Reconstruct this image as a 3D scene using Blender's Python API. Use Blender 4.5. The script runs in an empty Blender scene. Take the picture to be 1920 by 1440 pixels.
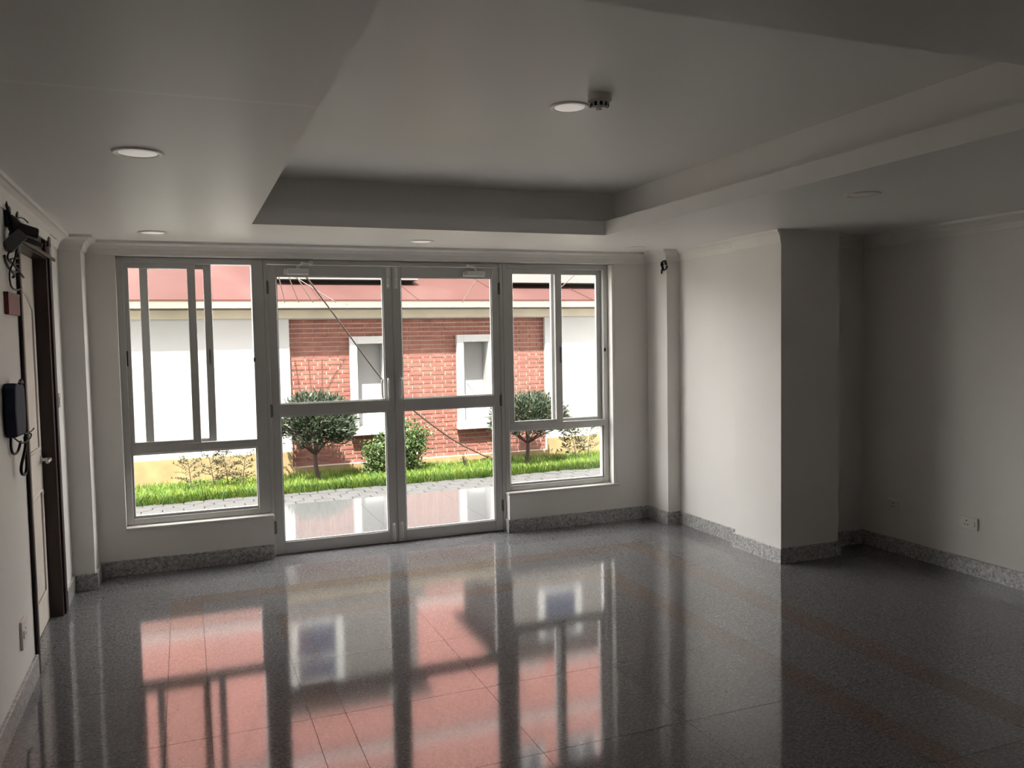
import bpy, math, random
from mathutils import Vector, Matrix

SC = bpy.context.scene
COL = SC.collection
random.seed(7)

# ------------------------------------------------------------------ camera
F_PX, YAW, PITCH, ROLL = 1555.07, math.radians(21.554), math.radians(-3.227), math.radians(-1.021)
CAM_H = 1.65
fw = Vector((math.sin(YAW)*math.cos(PITCH), math.cos(YAW)*math.cos(PITCH), math.sin(PITCH)))
rt = Vector((math.cos(YAW), -math.sin(YAW), 0)); up = rt.cross(fw)
r2 = rt*math.cos(ROLL) + up*math.sin(ROLL); u2 = -rt*math.sin(ROLL) + up*math.cos(ROLL)
cam = bpy.data.cameras.new('camera'); cam_o = bpy.data.objects.new('camera', cam); COL.objects.link(cam_o)
cam.sensor_fit = 'HORIZONTAL'; cam.sensor_width = 36.0; cam.lens = F_PX/1920*36
cam.clip_start = 0.02; cam.clip_end = 500
cam_o.matrix_world = Matrix(((r2.x, u2.x, -fw.x, 0), (r2.y, u2.y, -fw.y, 0), (r2.z, u2.z, -fw.z, CAM_H), (0, 0, 0, 1)))
SC.camera = cam_o

# ------------------------------------------------------------------ sky, sun, exposure
world = bpy.data.worlds.new('World'); SC.world = world; world.use_nodes = True
wn = world.node_tree; wn.nodes.clear()
bg = wn.nodes.new('ShaderNodeBackground')                 # bright even haze
bg.inputs['Color'].default_value = (1.0, 0.97, 0.945, 1); bg.inputs['Strength'].default_value = 2.2
wo = wn.nodes.new('ShaderNodeOutputWorld')
wn.links.new(bg.outputs[0], wo.inputs[0])
sun = bpy.data.lights.new('sun', 'SUN'); sun.energy = 6.2; sun.angle = math.radians(0.8); sun.color = (1.0, 0.94, 0.84)
sun_o = bpy.data.objects.new('sun', sun); COL.objects.link(sun_o)
sun_o.rotation_euler = Vector((0.4, 1.0, -2.0)).to_track_quat('-Z', 'Y').to_euler(); sun_o.location = (-3, -8, 16)
vs = SC.view_settings
vs.view_transform = 'Standard'; vs.look = 'None'; vs.gamma = 1.0; vs.use_curve_mapping = False
vs.exposure = 2.32
SC.cycles.max_bounces = 14; SC.cycles.diffuse_bounces = 9; SC.cycles.glossy_bounces = 5
SC.cycles.transparent_max_bounces = 16; SC.cycles.sample_clamp_indirect = 6.0

# ------------------------------------------------------------------ helpers
def tag(o, label=None, cat=None, group=None, kind=None):
    if label: o['label'] = label
    if cat: o['category'] = cat
    if group: o['group'] = group
    if kind: o['kind'] = kind
    return o

def empty(name, loc, label=None, cat=None, group=None, kind=None):
    o = bpy.data.objects.new(name, None); COL.objects.link(o); o.location = loc; o.empty_display_size = 0.1
    return tag(o, label, cat, group, kind)

def link(name, mesh, parent=None, loc=None):
    o = bpy.data.objects.new(name, mesh); COL.objects.link(o)
    if parent is not None:
        o.parent = parent
        w = parent_world(parent)
        o.location = (Vector(loc) if loc is not None else Vector((0, 0, 0))) - w
    elif loc is not None:
        o.location = loc
    return o

def parent_world(p):
    v = Vector((0, 0, 0))
    while p is not None:
        v += Vector(p.location); p = p.parent
    return v

class MB:
    def __init__(s): s.v = []; s.f = []; s.sm = []
    def add(s, vs_, fs, smooth=False):
        n = len(s.v); s.v += [tuple(v) for v in vs_]
        for f in fs: s.f.append(tuple(i+n for i in f)); s.sm.append(smooth)
        return s
    def box(s, x0, x1, y0, y1, z0, z1):
        if x0 > x1: x0, x1 = x1, x0
        if y0 > y1: y0, y1 = y1, y0
        if z0 > z1: z0, z1 = z1, z0
        return s.add([(x0,y0,z0),(x1,y0,z0),(x1,y1,z0),(x0,y1,z0),(x0,y0,z1),(x1,y0,z1),(x1,y1,z1),(x0,y1,z1)],
              [(0,3,2,1),(4,5,6,7),(0,1,5,4),(1,2,6,5),(2,3,7,6),(3,0,4,7)])
    def obox(s, c, ax, ay, az, hx, hy, hz):
        c = Vector(c); ax, ay, az = Vector(ax).normalized()*hx, Vector(ay).normalized()*hy, Vector(az).normalized()*hz
        vv = [c+ax*i+ay*j+az*k for k in (-1, 1) for i, j in ((-1,-1),(1,-1),(1,1),(-1,1))]
        return s.add(vv, [(0,3,2,1),(4,5,6,7),(0,1,5,4),(1,2,6,5),(2,3,7,6),(3,0,4,7)])
    def tube(s, pts, r, n=8, caps=True):
        pts = [Vector(p) for p in pts]
        if not hasattr(r, '__len__'): r = [r]*len(pts)
        base = len(s.v); prev = None
        for i, p in enumerate(pts):
            t = (pts[min(i+1, len(pts)-1)] - pts[max(i-1, 0)]).normalized()
            a = t.orthogonal().normalized() if prev is None else (prev - t*prev.dot(t)).normalized()
            prev = a; b = t.cross(a)
            for k in range(n):
                an = 2*math.pi*k/n
                s.v.append(tuple(p + (a*math.cos(an)+b*math.sin(an))*r[i]))
        for i in range(len(pts)-1):
            for k in range(n):
                k2 = (k+1) % n
                s.f.append((base+i*n+k, base+i*n+k2, base+(i+1)*n+k2, base+(i+1)*n+k)); s.sm.append(True)
        if caps:
            s.f.append(tuple(base+k for k in reversed(range(n)))); s.sm.append(False)
            s.f.append(tuple(base+(len(pts)-1)*n+k for k in range(n))); s.sm.append(False)
        return s
    def lathe(s, prof, c=(0,0,0), axis='z', n=40, smooth=False, close=True):
        # prof: list of (radius, height); revolved about the axis through c
        base = len(s.v); c = Vector(c)
        for r, h in prof:
            for k in range(n):
                an = 2*math.pi*k/n; x, y = r*math.cos(an), r*math.sin(an)
                d = {'z': (x, y, h), 'y': (x, h, y), 'x': (h, x, y)}[axis]
                s.v.append(tuple(c+Vector(d)))
        for i in range(len(prof)-1):
            for k in range(n):
                k2 = (k+1) % n
                s.f.append((base+i*n+k, base+i*n+k2, base+(i+1)*n+k2, base+(i+1)*n+k)); s.sm.append(smooth)
        if close:
            s.f.append(tuple(base+k for k in reversed(range(n)))); s.sm.append(False)
            s.f.append(tuple(base+(len(prof)-1)*n+k for k in range(n))); s.sm.append(False)
        return s
    def sweep(s, path, prof, side=1, close_prof=True):
        # path: xy polyline along the wall face; prof: (offset into the room, z); mitred corners
        P = [Vector((x, y)) for x, y in path]; base = len(s.v); m = len(prof)
        for i, p in enumerate(P):
            ds = []
            if i > 0: ds.append((P[i]-P[i-1]).normalized())
            if i < len(P)-1: ds.append((P[i+1]-P[i]).normalized())
            ns = [Vector((d.y, -d.x))*side for d in ds]
            if len(ns) == 1: off = ns[0]
            else:
                b = (ns[0]+ns[1]).normalized(); off = b/max(0.2, b.dot(ns[0]))
            for o, z in prof: s.v.append((p.x+off.x*o, p.y+off.y*o, z))
        rng = range(m) if close_prof else range(m-1)
        for i in range(len(P)-1):
            for k in rng:
                k2 = (k+1) % m
                f = (base+i*m+k, base+(i+1)*m+k, base+(i+1)*m+k2, base+i*m+k2)
                s.f.append(f); s.sm.append(False)
        if close_prof:
            s.f.append(tuple(base+k for k in range(m))); s.sm.append(False)
            s.f.append(tuple(base+(len(P)-1)*m+k for k in reversed(range(m)))); s.sm.append(False)
        return s
    def mesh(s, name, mat, fix=True):
        me = bpy.data.meshes.new(name); me.from_pydata(s.v, [], s.f); me.update()
        me.polygons.foreach_set('use_smooth', s.sm)
        if mat: me.materials.append(mat)
        if fix:
            import bmesh
            bm = bmesh.new(); bm.from_mesh(me); bmesh.ops.recalc_face_normals(bm, faces=bm.faces); bm.to_mesh(me); bm.free()
        return me
    def build(s, name, mat, parent=None, bevel=0, seg=1, fix=True):
        # verts are world coordinates; the object origin sits at the base centre of its bounding box
        xs = [v[0] for v in s.v]; ys = [v[1] for v in s.v]; zs = [v[2] for v in s.v]
        c = Vector(((min(xs)+max(xs))/2, (min(ys)+max(ys))/2, min(zs)))
        s.v = [(v[0]-c.x, v[1]-c.y, v[2]-c.z) for v in s.v]
        o = link(name, s.mesh(name, mat, fix), parent, c)
        if bevel:
            md = o.modifiers.new('bevel', 'BEVEL'); md.width = bevel; md.segments = seg; md.limit_method = 'ANGLE'; md.angle_limit = math.radians(40)
        return o

def smooth_path(pts, k=6):
    P = [Vector(p) for p in pts]; out = []
    for i in range(len(P)-1):
        p0, p1, p2, p3 = P[max(i-1, 0)], P[i], P[i+1], P[min(i+2, len(P)-1)]
        for j in range(k):
            t = j/k
            out.append(0.5*((2*p1)+(p2-p0)*t+(2*p0-5*p1+4*p2-p3)*t*t+(3*p1-p0-3*p2+p3)*t**3))
    out.append(P[-1]); return out

# ------------------------------------------------------------------ materials
def new_mat(name):
    m = bpy.data.materials.new(name); m.use_nodes = True
    nt = m.node_tree; b = nt.nodes['Principled BSDF']
    return m, nt, b

def pos(nt, scale):
    g = nt.nodes.new('ShaderNodeNewGeometry'); mp = nt.nodes.new('ShaderNodeMapping')
    nt.links.new(g.outputs['Position'], mp.inputs['Vector'])
    mp.inputs['Scale'].default_value = scale if hasattr(scale, '__len__') else (scale,)*3
    return mp.outputs[0]

def noise(nt, scale, detail=3, rough=0.5):
    n = nt.nodes.new('ShaderNodeTexNoise'); n.inputs['Scale'].default_value = 1.0
    n.inputs['Detail'].default_value = detail; n.inputs['Roughness'].default_value = rough
    nt.links.new(pos(nt, scale), n.inputs['Vector']); return n.outputs['Fac']

def ramp(nt, fac, stops):
    r = nt.nodes.new('ShaderNodeValToRGB'); e = r.color_ramp.elements
    while len(e) < len(stops): e.new(0.5)
    for el, (p, c) in zip(e, stops): el.position = p; el.color = (*c, 1)
    nt.links.new(fac, r.inputs[0]); return r.outputs[0]

def mixc(nt, fac, a, b, mode='MIX'):
    m = nt.nodes.new('ShaderNodeMix'); m.data_type = 'RGBA'; m.blend_type = mode
    for sock, v in ((m.inputs[0], fac), (m.inputs[6], a), (m.inputs[7], b)):
        if hasattr(v, 'default_value') or hasattr(v, 'is_output'): nt.links.new(v, sock)
        elif hasattr(v, '__len__'): sock.default_value = (*v, 1)
        else: sock.default_value = v
    return m.outputs[2]

def bump(nt, b, h, strength=0.2, dist=0.01):
    n = nt.nodes.new('ShaderNodeBump'); n.inputs['Strength'].default_value = strength; n.inputs['Distance'].default_value = dist
    nt.links.new(h, n.inputs['Height']); nt.links.new(n.outputs[0], b.inputs['Normal'])

def plain(name, col, rough=0.5, metal=0.0, var=0.08, vscale=6.0, coat=0.0, bmp=0.0, bscale=80):
    m, nt, b = new_mat(name)
    c = ramp(nt, noise(nt, vscale), [(0.3, [x*(1-var) for x in col]), (0.7, [min(1, x*(1+var)) for x in col])])
    nt.links.new(c, b.inputs['Base Color'])
    b.inputs['Roughness'].default_value = rough; b.inputs['Metallic'].default_value = metal; b.inputs['Coat Weight'].default_value = coat
    b.inputs['Coat Roughness'].default_value = 0.1
    if bmp: bump(nt, b, noise(nt, bscale), bmp, 0.002)
    return m

def granite(name, dark, mid, light, rough, scale=95, rnd=0.10):
    m, nt, b = new_mat(name)
    v = nt.nodes.new('ShaderNodeTexVoronoi'); v.inputs['Scale'].default_value = 1
    nt.links.new(pos(nt, scale), v.inputs['Vector'])
    sep = nt.nodes.new('ShaderNodeSeparateColor'); nt.links.new(v.outputs['Color'], sep.inputs[0])
    c1 = ramp(nt, sep.outputs[0], [(0.0, dark), (0.30, mid), (0.62, mid), (1.0, light)])
    c2 = ramp(nt, noise(nt, scale*0.45, 4, 0.7), [(0.36, dark), (0.52, mid), (0.68, light)])
    c = mixc(nt, 0.5, c1, c2)
    oi = nt.nodes.new('ShaderNodeObjectInfo')
    rr = ramp(nt, oi.outputs['Random'], [(0, (1-rnd,)*3), (1, (1.0, 1.0, 1.0))])
    c = mixc(nt, 1.0, c, rr, 'MULTIPLY')
    nt.links.new(c, b.inputs['Base Color']); b.inputs['Roughness'].default_value = rough
    b.inputs['IOR'].default_value = 1.6
    return m

M = {}
ZC = 2.371                    # soffit height, used by the ceiling joint
def wall_paint():
    m, nt, b = new_mat('wall_paint')
    c = ramp(nt, noise(nt, 1.3, 4), [(0.3, (0.74, 0.72, 0.69)), (0.7, (0.78, 0.76, 0.73))])
    nt.links.new(c, b.inputs['Base Color']); b.inputs['Roughness'].default_value = 0.5
    bump(nt, b, noise(nt, 180, 2), 0.08, 0.001)
    return m
M['wall'] = wall_paint()
def ceiling_paint():
    m, nt, b = new_mat('ceiling_paint')
    c = ramp(nt, noise(nt, 0.9, 4), [(0.3, (0.84, 0.83, 0.815)), (0.7, (0.87, 0.86, 0.845))])
    # a filled board joint across the soffit and a small grubby patch beside it
    g = nt.nodes.new('ShaderNodeNewGeometry'); sp = nt.nodes.new('ShaderNodeSeparateXYZ'); nt.links.new(g.outputs['Position'], sp.inputs[0])
    d = nt.nodes.new('ShaderNodeMath'); d.operation = 'SUBTRACT'; nt.links.new(sp.outputs[1], d.inputs[0]); d.inputs[1].default_value = 2.64
    a = nt.nodes.new('ShaderNodeMath'); a.operation = 'ABSOLUTE'; nt.links.new(d.outputs[0], a.inputs[0])
    k = ramp(nt, a.outputs[0], [(0.0, (1, 1, 1)), (0.018, (0, 0, 0))])
    lt = nt.nodes.new('ShaderNodeMath'); lt.operation = 'LESS_THAN'; nt.links.new(sp.outputs[0], lt.inputs[0]); lt.inputs[1].default_value = 0.41
    lz = nt.nodes.new('ShaderNodeMath'); lz.operation = 'LESS_THAN'; nt.links.new(sp.outputs[2], lz.inputs[0]); lz.inputs[1].default_value = ZC+0.01
    m1 = nt.nodes.new('ShaderNodeMath'); m1.operation = 'MULTIPLY'; nt.links.new(lt.outputs[0], m1.inputs[0]); nt.links.new(lz.outputs[0], m1.inputs[1])
    m2 = nt.nodes.new('ShaderNodeMath'); m2.operation = 'MULTIPLY'; nt.links.new(m1.outputs[0], m2.inputs[0]); nt.links.new(k, m2.inputs[1])
    c = mixc(nt, m2.outputs[0], c, (0.93, 0.92, 0.90))
    nt.links.new(c, b.inputs['Base Color']); b.inputs['Roughness'].default_value = 0.42
    b.inputs['Specular IOR Level'].default_value = 0.22
    return m
M['ceiling'] = ceiling_paint()
M['trim'] = plain('cornice_paint', (0.80, 0.78, 0.74), 0.5, var=0.03)
M['granite'] = granite('grey_granite', (0.05, 0.051, 0.054), (0.15, 0.15, 0.155), (0.30, 0.30, 0.31), 0.075, 150)
M['granite_red'] = granite('red_granite', (0.05, 0.044, 0.041), (0.155, 0.125, 0.112), (0.30, 0.26, 0.24), 0.075, 150)
M['skirt'] = granite('skirting_granite', (0.10, 0.10, 0.10), (0.39, 0.385, 0.38), (0.68, 0.67, 0.66), 0.28, 85)
M['joint'] = plain('floor_bed', (0.045, 0.043, 0.04), 0.8)
M['alu'] = plain('grey_aluminium', (0.56, 0.555, 0.54), 0.36, 0.3, var=0.03, vscale=3)
M['alu_dark'] = plain('hardware_metal', (0.16, 0.16, 0.155), 0.4, 0.6, var=0.05)
M['steel'] = plain('brushed_steel', (0.55, 0.55, 0.54), 0.3, 0.9, var=0.05)
M['silver'] = plain('silver_enamel', (0.78, 0.78, 0.77), 0.35, var=0.02)
M['rubber'] = plain('black_rubber', (0.02, 0.02, 0.02), 0.6)
M['sill'] = plain('sill_stone', (0.62, 0.60, 0.57), 0.35, var=0.05)
def glass():
    m = bpy.data.materials.new('window_glass'); m.use_nodes = True; nt = m.node_tree; nt.nodes.clear()
    o = nt.nodes.new('ShaderNodeOutputMaterial'); t = nt.nodes.new('ShaderNodeBsdfTransparent'); g = nt.nodes.new('ShaderNodeBsdfGlossy')
    t.inputs[0].default_value = (0.985, 0.99, 0.987, 1); g.inputs['Roughness'].default_value = 0.0
    # Schlick reflectance from the angle between ray and surface
    f = nt.nodes.new('ShaderNodeLayerWeight'); f.inputs['Blend'].default_value = 0.5; mx = nt.nodes.new('ShaderNodeMixShader')
    p5 = nt.nodes.new('ShaderNodeMath'); p5.operation = 'POWER'; p5.inputs[1].default_value = 5.0; nt.links.new(f.outputs['Facing'], p5.inputs[0])
    ma = nt.nodes.new('ShaderNodeMath'); ma.operation = 'MULTIPLY_ADD'; ma.inputs[1].default_value = 0.965; ma.inputs[2].default_value = 0.035; nt.links.new(p5.outputs[0], ma.inputs[0])
    nt.links.new(ma.outputs[0], mx.inputs[0]); nt.links.new(t.outputs[0], mx.inputs[1]); nt.links.new(g.outputs[0], mx.inputs[2]); nt.links.new(mx.outputs[0], o.inputs[0])
    return m
M['glass'] = glass()
M['wood_frame'] = plain('dark_brown_wood', (0.026, 0.012, 0.011), 0.4, var=0.25, vscale=(30, 30, 3))
M['transom'] = plain('brown_transom', (0.10, 0.07, 0.055), 0.45, var=0.15)
M['door_white'] = plain('door_white', (0.70, 0.64, 0.57), 0.45, var=0.04)
M['plastic_white'] = plain('white_plastic', (0.80, 0.78, 0.74), 0.35, var=0.02)
M['plastic_cream'] = plain('cream_plastic', (0.74, 0.70, 0.64), 0.4, var=0.03)
M['plastic_grey'] = plain('aged_grey_plastic', (0.42, 0.39, 0.35), 0.45, var=0.04)
M['navy'] = plain('navy_plastic', (0.010, 0.016, 0.048), 0.75)
M['black'] = plain('black_plastic', (0.012, 0.012, 0.012), 0.45)
M['grey_dev'] = plain('grey_plastic', (0.10, 0.105, 0.105), 0.45)
M['red'] = plain('red_plate', (0.22, 0.04, 0.045), 0.5)
def lamp_glow():
    m, nt, b = new_mat('dim_lamp_diffuser')
    b.inputs['Base Color'].default_value = (0.88, 0.85, 0.80, 1); b.inputs['Emission Color'].default_value = (1.0, 0.93, 0.86, 1); b.inputs['Emission Strength'].default_value = 0.065
    return m
M['lamp_on'] = lamp_glow()
M['diffuser'] = plain('lamp_diffuser', (0.88, 0.85, 0.80), 0.5, var=0.01)
# outdoors
M['ext_white'] = plain('white_render', (0.335, 0.34, 0.34), 0.8, var=0.05, vscale=1.1, bmp=0.15, bscale=60)
M['cream'] = plain('cream_paint', (0.36, 0.33, 0.255), 0.6, var=0.08, vscale=3)
M['plinth'] = plain('ochre_plinth', (0.185, 0.135, 0.062), 0.85, var=0.18, vscale=5, bmp=0.3, bscale=40)
M['mortar'] = plain('mortar', (0.36, 0.28, 0.22), 0.9, var=0.1, vscale=20)
def brick_mat():
    m, nt, b = new_mat('fired_brick')
    c = ramp(nt, noise(nt, (5.5, 5.5, 17), 2, 0.6), [(0.30, (0.12, 0.043, 0.035)), (0.5, (0.155, 0.057, 0.044)), (0.72, (0.19, 0.084, 0.058))])
    nt.links.new(c, b.inputs['Base Color']); b.inputs['Roughness'].default_value = 0.9
    bump(nt, b, noise(nt, 90, 4), 0.4, 0.004); return m
M['brick'] = brick_mat()
def roof_mat():
    m, nt, b = new_mat('red_roof_sheet')
    c = ramp(nt, noise(nt, (1.6, 0.6, 0.6), 4), [(0.3, (0.046, 0.021, 0.019)), (0.55, (0.052, 0.025, 0.023)), (0.75, (0.056, 0.031, 0.028))])
    nt.links.new(c, b.inputs['Base Color']); b.inputs['Roughness'].default_value = 0.75; b.inputs['Specular IOR Level'].default_value = 0.08; return m
M['roof'] = roof_mat()
def fascia_mat():
    m, nt, b = new_mat('rusty_cream_gutter')
    k = ramp(nt, noise(nt, (9, 4, 30), 4, 0.7), [(0.60, (0, 0, 0)), (0.68, (1, 1, 1))])
    c = mixc(nt, k, (0.22, 0.19, 0.13), (0.06, 0.035, 0.025))
    nt.links.new(c, b.inputs['Base Color']); b.inputs['Roughness'].default_value = 0.6; return m
M['fascia'] = fascia_mat()
M['conc'] = plain('grey_render', (0.10, 0.095, 0.09), 0.85, var=0.1, vscale=2)
M['conc_light'] = plain('pale_grey_render', (0.115, 0.115, 0.112), 0.85, var=0.08, vscale=2)
M['porch'] = granite('porch_granite', (0.11, 0.112, 0.112), (0.145, 0.148, 0.148), (0.18, 0.184, 0.184), 0.07, 120, 0.05)
M['paver'] = plain('concrete_paver', (0.105, 0.104, 0.10), 0.8, var=0.14, vscale=9, bmp=0.3, bscale=120)
M['soil'] = plain('soil', (0.20, 0.15, 0.09), 0.95, var=0.25, vscale=12)
M['ground'] = plain('dry_ground', (0.34, 0.31, 0.26), 0.95, var=0.2, vscale=1.5)
def leaf_mat(name, cols, rough=0.6, scale=25, trans=0.25):
    m, nt, b = new_mat(name)
    c = ramp(nt, noise(nt, scale, 2), cols)
    nt.links.new(c, b.inputs['Base Color']); b.inputs['Roughness'].default_value = rough
    o = nt.nodes['Material Output']; t = nt.nodes.new('ShaderNodeBsdfTranslucent'); nt.links.new(c, t.inputs[0])
    mx = nt.nodes.new('ShaderNodeMixShader'); mx.inputs[0].default_value = trans
    nt.links.new(b.outputs[0], mx.inputs[1]); nt.links.new(t.outputs[0], mx.inputs[2]); nt.links.new(mx.outputs[0], o.inputs[0])
    return m
M['grass'] = leaf_mat('grass_blade', [(0.3, (0.055, 0.125, 0.018)), (0.55, (0.10, 0.17, 0.017)), (0.75, (0.17, 0.20, 0.02))], 0.6, 7)
M['conifer'] = leaf_mat('conifer_spray', [(0.3, (0.014, 0.026, 0.015)), (0.55, (0.028, 0.046, 0.024)), (0.78, (0.085, 0.05, 0.028))], 0.6, 14, 0.15)
M['leafy'] = leaf_mat('shrub_leaf', [(0.3, (0.022, 0.055, 0.014)), (0.55, (0.055, 0.10, 0.027)), (0.72, (0.17, 0.19, 0.09))], 0.45, 35)
M['dryleaf'] = leaf_mat('olive_leaf', [(0.3, (0.03, 0.038, 0.018)), (0.7, (0.07, 0.07, 0.03))], 0.6, 30)
M['bark'] = plain('bark', (0.03, 0.019, 0.014), 0.9, var=0.3, vscale=30)
M['cable'] = plain('cable_sheath', (0.03, 0.02, 0.016), 0.6)
M['cable_light'] = plain('pale_cable_sheath', (0.2, 0.16, 0.145), 0.6)

# ------------------------------------------------------------------ room dimensions
XL, XR = -0.745, 4.875
YF, YB = 6.47, -6.5           # front wall face, back wall face
YW = 6.55                     # plane of the window and door frames
ZC, ZT = 2.371, 2.69          # soffit and raised tray
CX0, CX1, CY0, CY1 = 0.419, 2.856, 1.64, 5.351

# ------------------------------------------------------------------ floor
floor = MB().box(-1.3, 5.4, YB-0.3, 6.62, -0.2, -0.0012).build('floor', M['joint'])
tag(floor, 'polished grey granite slab floor with two reddish border bands', 'floor', kind='structure')
xs = [-0.865, -0.13, 0.05, 0.46, 0.61, 1.27, 1.94, 2.60, 2.75, 3.17, 3.35, 3.86, 4.37, 4.90]
ys = [-6.5, -5.5, -4.5, -3.5, -2.5, -1.5, -0.80, -0.105, 0.57, 1.26, 1.43, 1.86, 2.01, 2.27, 2.945, 3.62, 4.295, 4.97, 5.12, 5.55, 5.72, 6.14, 6.60]
def in_ring(x, y, a, b, c, d, w0, w1):
    return a < x < b and c < y < d and not (a+w0 < x < b-w0 and c+w1 < y < d-w1)
G = 0.0011
for i in range(len(xs)-1):
    for j in range(len(ys)-1):
        cx, cy = (xs[i]+xs[i+1])/2, (ys[j]+ys[j+1])/2
        if cx > 3.35 and cy > 4.97 and xs[i] >= 3.86 and cy > 5.12 and xs[i] >= 4.37: continue
        band = in_ring(cx, cy, -0.13, 3.35, 1.26, 5.72, 0.18, 0.17) or in_ring(cx, cy, 0.46, 2.75, 1.86, 5.12, 0.15, 0.15)
        MB().box(xs[i]+G, xs[i+1]-G, ys[j]+G, ys[j+1]-G, -0.0034, 0.0).build('border_slab' if band else 'floor_slab', M['granite_red' if band else 'granite'], floor)

# ------------------------------------------------------------------ ceiling with raised tray
c = MB()
X0, X1, Y0, Y1 = -1.2, 5.3, YB-0.3, 6.72
LIP, LED, BRD = 0.10, 0.15, 0.025
for a in ((X0, CX0, Y0, Y1), (CX1, X1, Y0, Y1), (CX0, CX1, Y0, CY0), (CX0, CX1, CY1, Y1)):
    c.box(a[0], a[1], a[2], a[3], ZC, ZC+BRD)                       # soffit board
tx0, tx1, ty0, ty1 = CX0-LED, CX1+LED, CY0-LED, CY1+LED
for a in ((X0, tx0, Y0, Y1), (tx1, X1, Y0, Y1), (tx0, tx1, Y0, ty0), (tx0, tx1, ty1, Y1)):
    c.box(a[0], a[1], a[2], a[3], ZC+BRD, ZT)                       # sides of the tray behind the cove
ceil = c.build('ceiling', M['ceiling'])
tag(ceil, 'white painted dropped ceiling around a recessed rectangular tray', 'ceiling', kind='structure')
MB().box(X0, X1, Y0, Y1, ZT, ZT+0.25).build('tray_panel', M['ceiling'], ceil)
for a in ((CX0-0.02, CX0, CY0-0.02, CY1+0.02), (CX1, CX1+0.02, CY0-0.02, CY1+0.02), (CX0, CX1, CY0-0.02, CY0), (CX0, CX1, CY1, CY1+0.02)):
    MB().box(a[0], a[1], a[2], a[3], ZC+BRD, ZC+LIP).build('cove_upstand', M['ceiling'], ceil)

# ------------------------------------------------------------------ walls
WX0, DX0, DX1, WX1 = -0.425, 0.585, 2.515, 3.535     # window and door openings
w = MB()
w.box(-1.2, WX0, YF, 6.72, 0, ZC+0.01).box(WX1, 4.8, YF, 6.72, 0, ZC+0.01)
w.box(WX0, WX1, YF, 6.72, 2.275, ZC+0.01).box(WX0, DX0, YF, 6.72, 0, 0.335).box(DX1, WX1, YF, 6.72, 0, 0.335)
tag(w.build('wall_front', M['wall']), 'cream painted front wall around the windows and glass door', 'wall', kind='structure')
DY0, DY1, DZ = 4.68, 5.72, 2.335                        # wooden door opening
w = MB().box(XL-0.13, XL, YB-0.2, DY0, 0, ZC+0.01).box(XL-0.13, XL, DY1, YF, 0, ZC+0.01).box(XL-0.13, XL, DY0, DY1, DZ, ZC+0.01)
wl = w.build('wall_left', M['wall']); tag(wl, 'cream painted left wall with the wooden door and intercom', 'wall', kind='structure')
MB().box(XL, -0.61, 6.19, YF, 0, ZC).build('pilaster', M['wall'], wl)
w = MB().box(XR, XR+0.15, YB-0.2, 4.95, 0, ZC+0.01).box(4.434, XR+0.15, 4.95, 5.10, 0, ZC+0.01).box(3.995, 4.434, 5.10, YF, 0, ZC+0.01)
wr = w.build('wall_right', M['wall']); tag(wr, 'cream painted right wall stepping back behind the square pillar', 'wall', kind='structure')
MB().box(3.915, 4.434, 4.74, 5.27, 0, ZC).build('pillar', M['wall'], wr)
MB().box(3.87, 3.995, 6.15, YF, 0, ZC).build('pilaster', M['wall'], wr)
tag(MB().box(-0.9, 5.05, YB-0.15, YB, 0, ZC+0.01).build('wall_back', M['wall']), 'cream painted wall behind the camera', 'wall', kind='structure')
# the storeys above, which shade the porch
tag(MB().box(-7, 11, 6.45, 6.72, ZT+0.25, 9.4).build('wall_upper', M['ext_white']), 'outside wall of the upper floor over the glazed front', 'wall', kind='structure')
tag(MB().box(-7, -1.2, 6.45, 6.72, 0, ZT+0.25).box(5.3, 11, 6.45, 6.72, 0, ZT+0.25).build('wall_outside', M['ext_white']), 'outside ground floor wall beyond the room', 'wall', kind='structure')

# skirting
SK = [(0.0, 0.0), (0.016, 0.0), (0.016, 0.106), (0.012, 0.110), (0.0, 0.110)]
def skirting(name, paths, label):
    m = MB()
    for p in paths: m.sweep(p, SK)
    tag(m.build(name, M['skirt']), label, 'skirting', kind='structure')
skirting('baseboard_left', [[(XL, YB), (XL, 4.665)], [(XL, 5.80), (XL, 6.19), (-0.61, 6.19), (-0.61, YF), (DX0, YF)]], 'speckled granite skirting along the left wall to the glass door')
skirting('baseboard_right', [[(DX1, YW+0.02), (DX1, YF), (3.87, YF), (3.87, 6.15), (3.995, 6.15), (3.995, 5.27), (3.915, 5.27), (3.915, 4.74), (4.434, 4.74), (4.434, 4.95), (XR, 4.95), (XR, YB)]], 'speckled granite skirting around the pillar and right wall')
# cornice
CO = [(0.0, ZC-0.095), (0.010, ZC-0.095), (0.012, ZC-0.080), (0.022, ZC-0.055), (0.042, ZC-0.032), (0.066, ZC-0.020), (0.078, ZC-0.018), (0.080, ZC), (0.0, ZC)]
tag(MB().sweep([(XL, YB), (XL, 6.19), (-0.61, 6.19), (-0.61, YF), (3.87, YF), (3.87, 6.15), (3.995, 6.15), (3.995, 5.27)], CO).build('trim_1', M['trim']), 'white moulded cornice along the left and front walls', 'cornice', kind='structure')
C2 = [(o*0.35, z) for o, z in CO]
tag(MB().sweep([(3.915, 5.29), (3.915, 4.742)], C2).build('trim_2', M['trim']), 'thin white cornice on the window side of the pillar', 'cornice', kind='structure')
tag(MB().sweep([(4.434, 4.95), (XR, 4.95), (XR, YB)], CO).build('trim_3', M['trim']), 'white moulded cornice along the right wall', 'cornice', kind='structure')

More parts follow.
